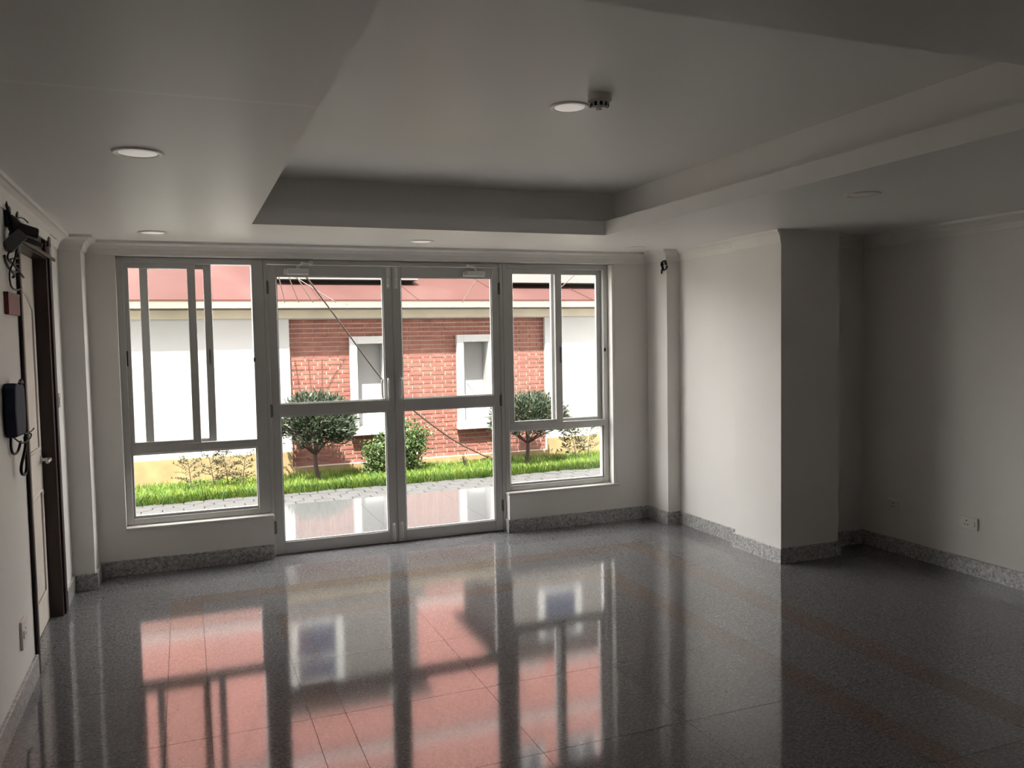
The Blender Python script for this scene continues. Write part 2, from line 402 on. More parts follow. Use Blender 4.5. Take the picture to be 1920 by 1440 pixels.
# ------------------------------------------------------------------ windows
def rect_frame(x0, x1, z0, z1, y0, y1, wl_, wr_, wt, wb):
    return MB().box(x0, x0+wl_, y0, y1, z0, z1).box(x1-wr_, x1, y0, y1, z0, z1).box(x0+wl_, x1-wr_, y0, y1, z1-wt, z1).box(x0+wl_, x1-wr_, y0, y1, z0, z0+wb)
def pane(x0, x1, z0, z1, y, parent):
    return MB().box(x0, x1, y, y+0.005, z0, z1).build('pane', M['glass'], parent)
BV = 0.0025
# window_1 : two sashes pushed together to the left
w1 = empty('window_1', (0.08, YW, 0.335), 'grey aluminium window with both sliding sashes pushed to the left', 'window', kind='structure')
rect_frame(WX0, DX0-0.005, 0.335, 2.272, YW, YW+0.10, 0.045, 0.085, 0.045, 0.045).build('frame', M['alu'], w1, BV)
MB().box(WX0+0.045, 0.50, YW+0.002, YW+0.10, 0.852, 0.912).build('mid_rail', M['alu'], w1, BV)
MB().box(WX0, DX0+0.01, YF-0.014, YW, 0.318, 0.336).build('window_sill', M['sill'], w1, 0.003)
for (x0, x1, y) in ((-0.405, 0.100, YW+0.010), (-0.278, 0.212, YW+0.052)):
    s = rect_frame(x0, x1, 0.905, 2.235, y, y+0.032, 0.056, 0.056, 0.042, 0.030).build('sash', M['alu'], w1, BV)
    pane(x0+0.054, x1-0.054, 0.933, 2.195, y+0.014, s)
    if x0 < -0.3: MB().box(x0+0.018, x0+0.034, y-0.006, y, 1.49, 1.60).build('latch', M['rubber'], s, 0.002)
    else: MB().box(x1-0.034, x1-0.020, y-0.006, y, 1.49, 1.60).build('latch', M['alu_dark'], s, 0.002)
b = rect_frame(WX0+0.045, 0.50, 0.38, 0.852, YW+0.02, YW+0.06, 0.014, 0.014, 0.012, 0.018).build('glazing_bead', M['alu'], w1, 0.001)
pane(WX0+0.05, 0.495, 0.385, 0.848, YW+0.035, w1)
MB().box(0.492, 0.504, YW-0.006, YW+0.006, 1.50, 1.53).build('stop', M['rubber'], w1)
# window_2
w2 = empty('window_2', (3.02, YW, 0.335), 'grey aluminium two-sash window right of the glass door', 'window', kind='structure')
rect_frame(DX1+0.005, WX1-0.022, 0.335, 2.272, YW, YW+0.10, 0.040, 0.045, 0.045, 0.045).build('frame', M['alu'], w2, BV)
MB().box(DX1+0.045, WX1-0.067, YW+0.002, YW+0.10, 0.852, 0.905).build('mid_rail', M['alu'], w2, BV)
MB().box(DX1-0.012, WX1+0.03, YF-0.014, YW, 0.318, 0.336).build('window_sill', M['sill'], w2, 0.003)
MB().box(WX1-0.022, WX1-0.0005, YF+0.002, YW+0.09, 0.337, 2.27).build('reveal_lining', M['trim'], w2)
for (x0, x1, y, wl_, wr_) in ((2.556, 3.067, YW+0.008, 0.056, 0.062), (2.985, 3.470, YW+0.050, 0.055, 0.045)):
    s = rect_frame(x0, x1, 0.900, 2.232, y, y+0.032, wl_, wr_, 0.046, 0.030).build('sash', M['alu'], w2, BV)
    pane(x0+wl_-0.002, x1-wr_+0.002, 0.928, 2.188, y+0.014, s)
    if x0 < 2.8: MB().box(x1-0.026, x1-0.010, y-0.006, y, 1.42, 1.56).build('latch', M['alu_dark'], s, 0.002)
rect_frame(DX1+0.045, WX1-0.067, 0.378, 0.852, YW+0.02, YW+0.06, 0.014, 0.014, 0.012, 0.018).build('glazing_bead', M['alu'], w2, 0.001)
pane(DX1+0.05, WX1-0.072, 0.385, 0.848, YW+0.035, w2)
MB().box(WX1-0.066, WX1-0.05, YW-0.008, YW+0.004, 1.51, 1.54).build('stop', M['rubber'], w2)

# ------------------------------------------------------------------ glass double door
d1 = empty('door_1', (1.55, YW, 0.0), 'grey aluminium glazed double door with two panes per leaf', 'door', kind='structure')
MB().box(DX0-0.003, DX0+0.022, YW, YW+0.10, 0, 2.272).box(DX1-0.026, DX1+0.003, YW, YW+0.10, 0, 2.272).box(DX0+0.022, DX1-0.026, YW, YW+0.10, 2.236, 2.272).build('door_frame', M['alu'], d1, BV)
LX0, LXM, LX1 = DX0+0.025, 1.571, DX1-0.029
def leaf(x0, x1, hinge_left):
    y0, y1 = YW+0.006, YW+0.050
    l = MB()
    ml, mr = (0.066, 0.072) if hinge_left else (0.072, 0.066)
    l.box(x0, x0+ml, y0, y1, 0.004, 2.232).box(x1-mr, x1, y0, y1, 0.004, 2.232)
    l.box(x0+ml, x1-mr, y0, y1, 2.148, 2.232).box(x0+ml, x1-mr, y0, y1, 0.004, 0.096).box(x0+ml, x1-mr, y0, y1, 1.072, 1.166)
    o = l.build('leaf', M['alu'], d1, BV)
    rect_frame(x0+ml, x1-mr, 1.166, 2.148, y0+0.012, y1-0.012, 0.007, 0.007, 0.007, 0.007).build('glazing_bead', M['alu'], o)
    rect_frame(x0+ml, x1-mr, 0.096, 1.072, y0+0.012, y1-0.012, 0.007, 0.007, 0.007, 0.007).build('glazing_bead', M['alu'], o)
    pane(x0+ml-0.004, x1-mr+0.004, 1.162, 2.152, y0+0.019, o)
    pane(x0+ml-0.004, x1-mr+0.004, 0.092, 1.076, y0+0.019, o)
    s = 1 if hinge_left else -1
    xm = (x1-0.030) if hinge_left else (x0+0.030)          # meeting stile hardware
    h = MB().box(xm-0.022, xm+0.022, y0-0.004, y0, 1.135, 1.36)
    h.tube(smooth_path([(xm-s*0.018, y0-0.004, 1.335), (xm-s*0.024, y0-0.038, 1.325), (xm-s*0.026, y0-0.042, 1.25), (xm-s*0.024, y0-0.038, 1.175), (xm-s*0.018, y0-0.004, 1.165)]), 0.008, 8)
    for zz in (1.342, 1.33, 1.166, 1.152): h.lathe([(0.0045, -0.0055), (0.0045, -0.0035)], (xm+s*0.004, y0, zz), 'y', 10)
    h.build('pull_handle', M['alu'], o)
    h = MB().tube(smooth_path([(xm-s*0.018, y1, 1.335), (xm-s*0.044, y1+0.035, 1.325), (xm-s*0.048, y1+0.045, 1.25), (xm-s*0.044, y1+0.035, 1.175), (xm-s*0.018, y1, 1.165)]), 0.009, 8)
    h.build('outer_handle', M['alu_dark'], o)
    for z0, z1, kn in ((2.055, 2.225, 2.075), (0.008, 0.165, 0.150)):
        t = MB().box(xm-0.015, xm+0.015, y0-0.003, y0, z0, z1).tube([(xm, y0-0.009, z0+0.004), (xm, y0-0.009, z1-0.004)], 0.006, 8)
        for zz in (z0+0.03, (z0+z1)/2, z1-0.03): t.box(xm-0.013, xm+0.013, y0-0.014, y0-0.002, zz-0.006, zz+0.006)
        t.lathe([(0.006, -0.030), (0.008, -0.018), (0.004, -0.009)], (xm, y0, kn), 'y', 12)
        t.build('tower_bolt', M['silver'], o)
    hx = x0-0.002 if hinge_left else x1+0.002
    for zz in (0.22, 1.12, 2.06):
        MB().tube([(hx, y0-0.006, zz-0.05), (hx, y0-0.006, zz+0.05)], 0.007, 10).box(hx-0.012, hx+0.012, y0-0.003, y0, zz-0.045, zz+0.045).build('hinge', M['alu_dark'], o)
    cx = x0+0.225 if hinge_left else x1-0.215
    cl = MB().box(cx-0.080, cx+0.080, y0-0.052, y0, 2.158, 2.202)
    cl.box(cx-0.105, cx-0.080, y0-0.030, y0, 2.160, 2.200).build('door_closer', M['silver'], o, 0.006, 2)
    a = MB().lathe([(0.012, 2.202), (0.012, 2.222)], (cx, y0-0.026, 0), 'z', 12)
    e = (cx+0.10, YW-0.012) if hinge_left else (cx-0.02, YW-0.012)
    k = (cx+0.02, y0-0.13) if hinge_left else (cx-0.10, y0-0.13)
    a.obox(((cx+k[0])/2, (y0-0.026+k[1])/2, 2.226), (k[0]-cx, k[1]-y0+0.026, 0), (-(k[1]-y0+0.026), k[0]-cx, 0), (0, 0, 1), math.hypot(k[0]-cx, k[1]-y0+0.026)/2+0.008, 0.008, 0.004)
    a.obox(((e[0]+k[0])/2, (e[1]+k[1])/2, 2.240), (k[0]-e[0], k[1]-e[1], 0), (-(k[1]-e[1]), k[0]-e[0], 0), (0, 0, 1), math.hypot(k[0]-e[0], k[1]-e[1])/2+0.008, 0.007, 0.004)
    a.lathe([(0.010, 2.221), (0.010, 2.246)], (k[0], k[1], 0), 'z', 12)
    a.box(e[0]-0.016, e[0]+0.016, YW-0.022, YW+0.002, 2.228, 2.262)
    a.build('closer_arm', M['silver'], o)
    return o
leaf(LX0, LXM-0.002, True); leaf(LXM+0.002, LX1, False)
MB().box(LXM-0.004, LXM+0.005, YW+0.052, YW+0.058, 0.01, 2.225).build('meeting_strip', M['steel'], d1)
MB().box(DX0+0.022, DX1-0.026, YW-0.02, YW+0.10, -0.003, 0.003).build('threshold', M['alu_dark'], d1)

# ------------------------------------------------------------------ wooden door in the left wall
d2 = empty('door_2', (XL-0.06, 5.2, 0), 'off-white panelled door closed in a dark brown frame on the left wall', 'door', kind='structure')
FX0, FX1 = XL-0.125, XL+0.006
f = MB().box(FX0, FX1, DY0, DY0+0.055, 0, DZ).box(FX0, FX1, DY1-0.085, DY1, 0, DZ).box(FX0, FX1, DY0+0.055, DY1-0.085, DZ-0.03, DZ).box(FX0, FX1, DY0+0.055, DY1-0.085, 2.165, 2.195)
f.box(FX1, FX1+0.012, DY0-0.012, DY0+0.03, 0, DZ+0.005).box(FX1, FX1+0.012, DY1-0.035, DY1+0.045, 0, DZ+0.005)
f.build('door_frame', M['wood_frame'], d2, 0.003)
MB().box(XL-0.045, XL-0.015, DY0+0.055, DY1-0.085, 2.195, DZ-0.03).build('transom_panel', M['transom'], d2)
LFX = XL-0.066
lf = MB().box(LFX-0.038, LFX, DY0+0.058, DY1-0.088, 0.006, 2.162).build('leaf', M['door_white'], d2, 0.003)
def moulding(y0, y1, z0, z1, arch):
    n = 12; loop = []
    if arch:
        for k in range(n+1):
            t = k/n; loop.append((y0+(y1-y0)*t, z1 + arch*math.sin(math.pi*t)))
    else: loop = [(y0, z1), (y1, z1)]
    loop = [(y0, z0)] + loop + [(y1, z0), (y0, z0)]
    m = MB().tube([(LFX+0.002, y, z) for y, z in loop], 0.012, 6)
    m.build('panel_moulding', M['door_white'], lf)
    MB().box(LFX, LFX+0.004, y0+0.05, y1-0.05, z0+0.05, z1-0.03).build('raised_panel', M['door_white'], lf, 0.003)
moulding(DY0+0.16, DY1-0.20, 1.05, 1.86, 0.10)
moulding(DY0+0.16, DY1-0.20, 0.20, 0.80, 0.0)
hy = DY1-0.145
MB().lathe([(0.026, 0.0), (0.026, 0.006), (0.011, 0.008), (0.011, 0.045)], (LFX, hy, 0.975), 'x', 18).tube(smooth_path([(LFX+0.045, hy+0.004, 0.975), (LFX+0.052, hy-0.03, 0.977), (LFX+0.050, hy-0.115, 0.972)]), [0.011]*12+[0.009], 10).build('lever_handle', M['steel'], lf)
MB().lathe([(0.022, 0.0), (0.022, 0.006), (0.010, 0.009)], (LFX, hy, 0.78), 'x', 18).build('escutcheon', M['steel'], lf)
MB().box(XL+0.018, XL+0.028, DY0+0.08, DY1+0.13, 2.166, 2.186).build('top_rail', M['transom'], d2, 0.002)
MB().box(XL+0.014, XL+0.026, DY1-0.03, DY1+0.26, 2.318, 2.332).build('top_rail', M['grey_dev'], d2, 0.002)
MB().box(XL+0.006, XL+0.03, DY1-0.10, DY1-0.07, 2.19, 2.235).build('rail_bracket', M['steel'], d2, 0.002)

# ------------------------------------------------------------------ recessed downlights
def downlight(x, y, z, label, on=True):
    t = empty('downlight', (x, y, z-0.008), label, 'ceiling light', 'recessed round downlights in the ceiling')
    R = 0.093
    MB().lathe([(R, 0), (R, -0.003), (R-0.006, -0.007), (R-0.020, -0.006), (R-0.024, -0.002), (R-0.024, 0)], (x, y, z), 'z', 48, False, False).build('trim_ring', M['plastic_white'], t)
    MB().lathe([(R-0.0245, -0.0005), (R-0.0245, -0.004), (R-0.05, -0.0048), (0.004, -0.005)], (x, y, z), 'z', 48, True).build('diffuser', M['lamp_on' if on else 'diffuser'], t)
downlight(-0.132, 3.462, ZC, 'large round downlight in the left soffit nearest the camera')
downlight(-0.156, 5.90, ZC, 'round downlight in the left soffit near the sliding window')
downlight(1.669, 6.00, ZC, 'round downlight in the soffit above the glass door')
downlight(3.508, 6.03, ZC, 'round downlight in the soffit near the pilaster with the cable loop', False)
downlight(3.362, 3.43, ZC, 'round downlight in the dim right soffit beside the tray', False)
downlight(1.672, 3.46, ZT, 'round downlight in the middle of the ceiling tray')

# smoke detector
sd = empty('smoke_detector', (1.71, 3.24, ZT-0.06), 'white smoke detector hanging from the ceiling tray', 'smoke detector')
sx, sy = 1.715, 3.25
MB().lathe([(0.052, ZT), (0.052, ZT-0.026), (0.048, ZT-0.030)], (sx, sy, 0), 'z', 32).build('base', M['plastic_white'], sd)
h = MB().lathe([(0.047, ZT-0.030), (0.040, ZT-0.034), (0.036, ZT-0.054), (0.030, ZT-0.060)], (sx, sy, 0), 'z', 32).build('head', M['plastic_white'], sd)
for k in range(10):
    an = 2*math.pi*k/10; r = 0.0385
    MB().obox((sx+r*math.cos(an), sy+r*math.sin(an), ZT-0.044), (math.cos(an), math.sin(an), 0), (-math.sin(an), math.cos(an), 0), (0, 0, 1), 0.002, 0.006, 0.008).build('vent_slot', M['black'], h)
MB().lathe([(0.014, ZT-0.060), (0.012, ZT-0.066), (0.004, ZT-0.069)], (sx-0.008, sy-0.005, 0), 'z', 16, True).build('sensor_cap', M['diffuser'], sd)
MB().lathe([(0.010, ZT-0.028), (0.009, ZT-0.038), (0.003, ZT-0.041)], (sx-0.048, sy+0.002, 0), 'z', 12, True).build('indicator', M['diffuser'], sd)

# ------------------------------------------------------------------ sockets and switches
def socket(wall, y0, y1, z0, z1, label, switch=True, mat='plastic_white'):
    x = XR if wall == 'r' else XL; s = -1 if wall == 'r' else 1
    t = empty('wall_socket', (x, (y0+y1)/2, z0), label, 'socket')
    p = MB().box(x, x+s*0.012, y0, y1, z0, z1).build('plate', M[mat], t, 0.003, 2)
    mid = (z0+z1)/2; fy = y1 - (y1-y0)*0.40 if switch else (y0+y1)/2
    for dy, dz, r in ((0, 0.017, 0.005), (-0.011, -0.009, 0.0042), (0.011, -0.009, 0.0042)):
        MB().lathe([(r, 0.0), (r, s*0.0006)], (x+s*0.0122, fy+dy, mid+dz), 'x', 12).build('pin_hole', M['black'], p)
    if switch: MB().box(x+s*0.012, x+s*0.017, y0+0.018, y0+0.040, mid-0.018, mid+0.018).build('rocker', M['plastic_white'], t, 0.002)
socket('r', 3.937, 4.076, 0.305, 0.388, 'white three-pin wall socket with a rocker switch on the right wall')
socket('r', 4.585, 4.70, 0.310, 0.395, 'plain three-pin wall socket in the dark corner beside the pillar', False, 'plastic_cream')
socket('l', 4.30, 4.43, 0.255, 0.385, 'cream wall socket low on the left wall near the camera', True, 'plastic_cream')
t = empty('light_switch', (XL, 5.86, 1.27), 'small grey light switch between the wooden door and pilaster', 'switch')
MB().box(XL, XL+0.014, 5.825, 5.900, 1.262, 1.350).build('plate', M['plastic_grey'], t, 0.003)
MB().box(XL+0.014, XL+0.019, 5.845, 5.878, 1.285, 1.328).build('rocker', M['plastic_white'], t, 0.002)

# ------------------------------------------------------------------ intercom handset
ic = empty('intercom_phone', (XL, 4.35, 1.24), 'dark navy intercom handset with tangled cord on the left wall', 'intercom')
def rounded_block(x0, x1, prof, name, mat, parent, bev=0.008):
    # prof: outline in (y, z); extruded along x
    n = len(prof); m = MB()
    m.add([(x0, y, z) for y, z in prof]+[(x1, y, z) for y, z in prof], [tuple(range(n)), tuple(reversed(range(n, 2*n)))]+[(i, (i+1) % n, n+(i+1) % n, n+i) for i in range(n)])
    return m.build(name, mat, parent, bev, 2)
rounded_block(XL, XL+0.046, [(4.425, 1.275), (4.445, 1.29), (4.458, 1.36), (4.450, 1.43), (4.425, 1.465)], 'back_plate', M['plastic_white'], ic, 0.004)
rounded_block(XL, XL+0.052, [(4.19, 1.262), (4.21, 1.245), (4.39, 1.240), (4.415, 1.262), (4.43, 1.36), (4.418, 1.45), (4.40, 1.476), (4.22, 1.486), (4.19, 1.465), (4.175, 1.36)], 'handset', M['navy'], ic, 0.012)
MB().tube(smooth_path([(XL+0.045, 4.33, 1.475), (XL+0.045, 4.37, 1.492), (XL+0.045, 4.40, 1.48)]), 0.008, 8).build('hook', M['black'], ic)
cord = MB()
cord.tube(smooth_path([(XL+0.05, 4.40, 1.25), (XL+0.045, 4.405, 1.18), (XL+0.03, 4.375, 1.10), (XL+0.028, 4.385, 1.062), (XL+0.035, 4.42, 1.052), (XL+0.042, 4.43, 1.085), (XL+0.046, 4.41, 1.16), (XL+0.045, 4.405, 1.23)], 8), 0.0072, 8)
cord.tube(smooth_path([(XL+0.03, 4.39, 1.21), (XL+0.02, 4.36, 1.165), (XL+0.012, 4.30, 1.165), (XL+0.01, 4.27, 1.20), (XL+0.012, 4.28, 1.27)], 8), 0.006, 8)
cord.tube(smooth_path([(XL+0.015, 4.30, 1.24), (XL+0.04, 4.35, 1.205), (XL+0.06, 4.42, 1.215), (XL+0.064, 4.45, 1.235), (XL+0.05, 4.42, 1.245)], 8), 0.0035, 6)
cord.tube(smooth_path([(XL+0.05, 4.36, 1.245), (XL+0.064, 4.42, 1.248), (XL+0.072, 4.45, 1.255), (XL+0.075, 4.46, 1.262)], 6), 0.003, 6)
cord.build('coiled_cord', M['black'], ic)

# red plate on the wall
rp = empty('red_call_plate', (XL, 4.50, 1.79), 'small dark red square plate fixed on the left wall', 'sign')
MB().box(XL, XL+0.018, 4.34, 4.62, 1.795, 1.895).build('plate', M['red'], rp, 0.003)
MB().box(XL, XL+0.019, 4.338, 4.622, 1.885, 1.897).build('top_lip', M['transom'], rp)

# bracket camera and cables above
dv = empty('wall_camera', (XL, 4.5, 2.15), 'dark grey bracket camera with tangled black cables high beside the door', 'camera')
MB().box(XL, XL+0.02, 4.44, 4.50, 2.20, 2.30).build('mount_plate', M['black'], dv, 0.003)
MB().tube(smooth_path([(XL+0.02, 4.47, 2.25), (XL+0.045, 4.47, 2.225), (XL+0.06, 4.48, 2.19)]), 0.014, 10).build('arm', M['black'], dv)
bd = MB().obox((XL+0.068, 4.50, 2.195), (0.55, 0.35, -0.16), (-0.35, 0.9, 0.05), (0.12, 0.0, 1.0), 0.062, 0.035, 0.024).build('camera_body', M['black'], dv, 0.008, 2)
MB().obox((XL+0.035, 4.44, 2.135), (0.35, 0.25, 0.45), (-0.35, 0.9, 0.0), (-0.5, -0.1, 0.5), 0.055, 0.03, 0.028).build('power_adapter', M['grey_dev'], dv, 0.006, 2)
MB().obox((XL+0.075, 4.50, 2.150), (0.8, 0.45, -0.32), (-0.35, 0.9, 0.0), (0.3, 0.0, 0.9), 0.075, 0.012, 0.012).build('support_bar', M['grey_dev'], dv, 0.002)
cb = MB()
def cab(pts, r=0.0045): cb.tube(smooth_path(pts, 8), r, 6)
cab([(XL+0.01, 4.38, 2.34), (XL+0.02, 4.42, 2.28), (XL+0.03, 4.45, 2.22)], 0.007)
cab([(XL+0.05, 4.47, 2.14), (XL+0.035, 4.45, 2.06), (XL+0.012, 4.44, 1.99), (XL+0.01, 4.47, 1.93), (XL+0.02, 4.54, 1.915), (XL+0.03, 4.60, 1.93)])
cab([(XL+0.03, 4.42, 2.11), (XL+0.01, 4.42, 2.06), (XL+0.015, 4.50, 2.035), (XL+0.025, 4.58, 2.04), (XL+0.025, 4.56, 2.005), (XL+0.012, 4.46, 2.0)])
cab([(XL+0.008, 4.36, 2.06), (XL+0.008, 4.42, 2.02), (XL+0.02, 4.50, 1.985), (XL+0.012, 4.50, 1.97)], 0.006)
cab([(XL+0.045, 4.46, 2.12), (XL+0.03, 4.55, 2.10), (XL+0.028, 4.56, 2.07), (XL+0.012, 4.47, 2.05), (XL+0.03, 4.55, 2.01), (XL+0.04, 4.62, 1.98)])
cab([(XL+0.04, 4.48, 2.245), (XL+0.06, 4.54, 2.255), (XL+0.08, 4.56, 2.235)], 0.003)
cb.build('cable_tangle', M['black'], dv)

# cable loop on the pilaster
lp = MB()
lx = 3.87
ring = [(lx-0.012-0.006*math.sin(3*t), 6.165-0.036*math.cos(t)-0.004, 2.243+0.042*math.sin(t)) for t in [2*math.pi*k/24*0.98 for k in range(25)]]
lp.tube(ring, 0.0055, 8).tube([(x-0.008, y+0.004, z-0.004) for x, y, z in ring], 0.005, 8)
lp.tube(smooth_path([(lx-0.012, 6.195, 2.225), (lx-0.010, 6.215, 2.20), (lx-0.006, 6.222, 2.175)]), 0.006, 8)
lp.tube([(lx, 6.20, 2.255), (lx-0.015, 6.198, 2.25)], 0.008, 8)
tag(lp.build('cable_loop', M['black']), 'small black coiled cable sticking out of the right pilaster', 'cable')

# ------------------------------------------------------------------ outdoors : ground; everything past the porch scaled up about the camera, baked in
tag(MB().box(-12, 18, 6.6, 36, -0.9, -0.44).build('ground', M['ground']), 'bare ground under the yard outside', 'ground', kind='structure')
pc = MB().box(-3, 8, 6.62, 8.58, -0.44, -0.006).build('porch', M['joint'])
tag(pc, 'polished pale granite porch outside the glass door', 'porch', kind='structure')
px = [-3+0.92*i for i in range(13)]; py = [6.622, 7.27, 7.92, 8.58]
for i in range(12):
    for j in range(3):
        MB().box(px[i]+0.001, px[i+1]-0.001, py[j]+0.001, py[j+1]-0.001, -0.006, -0.001).build('porch_slab', M['porch'], pc)
pv = MB().box(-3, 9, 8.585, 11.46, -0.439, -0.402).build('paver_path', M['soil'])
tag(pv, 'path of hexagonal grey concrete pavers below the porch along the grass', 'path', kind='structure')
R = 0.138
hexm = MB()
ring_ = [(math.cos(math.pi/3*k+math.pi/6), math.sin(math.pi/3*k+math.pi/6)) for k in range(6)]
Rr = R*0.955
hexm.add([(a*Rr, b_*Rr, 0) for a, b_ in ring_]+[(a*Rr, b_*Rr, 0.016) for a, b_ in ring_]+[(a*Rr*0.94, b_*Rr*0.94, 0.020) for a, b_ in ring_],
         [tuple(reversed(range(6))), tuple(range(12, 18))]+[(k, (k+1) % 6, 6+(k+1) % 6, 6+k) for k in range(6)]+[(6+k, 6+(k+1) % 6, 12+(k+1) % 6, 12+k) for k in range(6)])
hm = hexm.mesh('paver', M['paver'])
dx_, dy_ = R*math.sqrt(3), R*1.5
for r_ in range(5):
    for k in range(39):
        x = -2.1+k*dx_+(dx_/2 if r_ % 2 else 0); y = 10.42+r_*dy_
        link('paver', hm, pv, (x, y, -0.402+random.uniform(-0.002, 0.003)))
# grass bed
tag(MB().box(-5, 11, 11.40, 12.78, -0.438, -0.392).build('grass_bed', M['soil']), 'strip of soil under the grass along the garden building', 'soil', kind='structure')
gm = MB(); rg = random.Random(3)
for k in range(42000):
    x = rg.uniform(-3.0, 8.8); y = rg.uniform(11.30, 12.68)
    y += 0.035*math.sin(x*4)+0.025*math.sin(x*11)
    front = y < 11.6
    h = rg.uniform(0.045, 0.105)*(1.5 if front and rg.random() < 0.4 else 1.0)*(1.25 if y > 12.4 else 1)
    wd = rg.uniform(0.0035, 0.007)*(1.9 if front else 1)
    an = rg.uniform(0, math.pi*2); ln = rg.uniform(0.1, 0.7)*h
    a2 = rg.uniform(0, math.pi*2)
    ca, sa = math.cos(an)*wd, math.sin(an)*wd; lx_, ly_ = math.cos(a2)*ln, math.sin(a2)*ln
    gz = -0.394
    gm.add([(x-ca, y-sa, gz), (x+ca, y+sa, gz), (x+ca*0.6+lx_*0.4, y+sa*0.6+ly_*0.4, gz+h*0.6), (x-ca*0.6+lx_*0.4, y-sa*0.6+ly_*0.4, gz+h*0.6), (x+lx_, y+ly_, gz+h)],
           [(0, 1, 2, 3), (3, 2, 4)])
g = gm.build('lawn_grass', M['grass'], None, fix=False)
tag(g, 'shaggy green grass strip along the foot of the garden building', 'grass', kind='stuff')

# ------------------------------------------------------------------ garden building
GB = empty('garden_building', (3.6, 13.0, -0.44), 'low white building with recessed brick panel and red roof across the yard', 'building')
WY = 12.79                                   # outer wall face
BX0, BX1, BZ0, BZ1 = 1.48, 5.664, -0.256, 1.976
w = MB().box(-9, BX0, WY, WY+0.60, -0.44, 2.24).box(BX1, 17, WY, WY+0.60, -0.44, 2.24).box(BX0, BX1, WY, WY+0.60, BZ1, 2.24).box(BX0, BX1, WY, WY+0.60, -0.44, BZ0)
w.box(BX0, BX1, WY+0.52, WY+0.60, BZ0, BZ1)
w.build('wall', M['ext_white'], GB)
MB().box(-9, BX0-0.01, WY-0.035, WY, -0.44, -0.01).box(BX1+0.01, 17, WY-0.035, WY, -0.44, -0.06).box(BX0-0.01, BX1+0.01, WY-0.035, WY, -0.44, BZ0).build('plinth', M['plinth'], GB, 0.004)
MB().box(-9, 17, WY-0.06, WY, 1.988, 2.117).build('eave_beam', M['cream'], GB, 0.004)
EY, EZ = 12.503, 2.148
MB().box(-9, 17, EY-0.015, EY+0.015, EZ-0.015, EZ+0.086).build('gutter_fascia', M['fascia'], GB, 0.003)
MB().box(-9, 17, EY+0.015, WY+0.02, EZ-0.004, EZ+0.014).build('soffit_board', M['cream'], GB)
tl, zl = EY-0.022, EZ+0.088
def roof_part(x0, x1, slope, length, seam0):
    dy, dz = math.cos(slope)*length, math.sin(slope)*length
    fc = [(0,3,2,1),(4,5,6,7),(0,1,5,4),(1,2,6,5),(2,3,7,6),(3,0,4,7)]
    o = MB().add([(x0, tl, zl), (x1, tl, zl), (x1, tl+dy, zl+dz), (x0, tl+dy, zl+dz), (x0, tl, zl+0.02), (x1, tl, zl+0.02), (x1, tl+dy, zl+dz+0.02), (x0, tl+dy, zl+dz+0.02)], fc).build('roof', M['roof'], GB)
    x = seam0
    while x < x1-0.1:
        MB().add([(x-0.012, tl, zl+0.02), (x+0.012, tl, zl+0.02), (x+0.012, tl+dy, zl+dz+0.02), (x-0.012, tl+dy, zl+dz+0.02), (x-0.008, tl, zl+0.032), (x+0.008, tl, zl+0.032), (x+0.008, tl+dy, zl+dz+0.032), (x-0.008, tl+dy, zl+dz+0.032)], fc).build('roof_seam', M['roof'], o)
        x += 1.5
    return dy, dz
roof_part(-9, 17, math.radians(15), 6.0, -8.6)
# brick panel : mortar backing with real bricks in front
BY = WY+0.072
N1, N2 = (2.380, 3.020), (4.108, 4.754)       # niche surrounds
NZ0, NZ1 = 0.186, 1.705
bp = MB()
segs = [(BX0, N1[0]), (N1[1], N2[0]), (N2[1], BX1)]
for a, b_ in segs: bp.box(a, b_, BY+0.002, WY+0.52, BZ0, BZ1)
for n_ in (N1, N2): bp.box(n_[0], n_[1], BY+0.002, WY+0.52, BZ0, NZ0).box(n_[0], n_[1], BY+0.002, WY+0.52, NZ1, BZ1)
panel = bp.build('brick_panel', M['mortar'], GB)
NC = 32; CH = (BZ1-BZ0)/NC; JT = 0.0145
LS, LH = 0.229, 0.111
rb = random.Random(11); stuff = MB(); nst = 0
cuts = [(N1[0], N1[1], NZ0, NZ1), (N2[0], N2[1], NZ0, NZ1)]
brick_cache = {}
def brick_mesh(l, hgt):
    k = (round(l, 3), round(hgt, 3))
    if k not in brick_cache:
        m = MB().box(-l/2, l/2, -0.012, 0.014, -hgt/2, hgt/2)
        brick_cache[k] = m.mesh('brick', M['brick'])
    return brick_cache[k]
full = []; rest = []
for r_ in range(NC):
    z0 = BZ0+r_*CH; zc = z0+CH/2; hb = CH-JT
    x = BX0 - (0.0 if r_ % 2 else 0.182) - 0.007; k = 0
    while x < BX1:
        l = LS if k % 2 == 0 else LH
        a, b_ = x, x+l; x = b_+JT; k += 1
        parts_ = [(max(a, BX0+0.003), min(b_, BX1-0.003))]
        for (c0, c1, cz0, cz1) in cuts:
            if cz0 < zc < cz1:
                np_ = []
                for (p, q) in parts_:
                    if q <= c0 or p >= c1: np_.append((p, q))
                    else:
                        if p < c0: np_.append((p, c0-0.004))
                        if q > c1: np_.append((c1+0.004, q))
                parts_ = np_
        for (p, q) in parts_:
            if q-p < 0.02: continue
            (full if q-p > LS-0.002 else rest).append((p, q, zc, hb))
full.sort(key=lambda t: -t[2])
for i, (p, q, zc, hb) in enumerate(full):
    yy = BY+rb.uniform(-0.004, 0.004)
    if i < 300:
        o = link('brick', brick_mesh(q-p, hb), panel, ((p+q)/2, yy, zc)); o.rotation_euler = (rb.uniform(-0.02, 0.02), 0, rb.uniform(-0.012, 0.012))
    else: stuff.box(p, q, yy-0.012, yy+0.014, zc-hb/2, zc+hb/2)
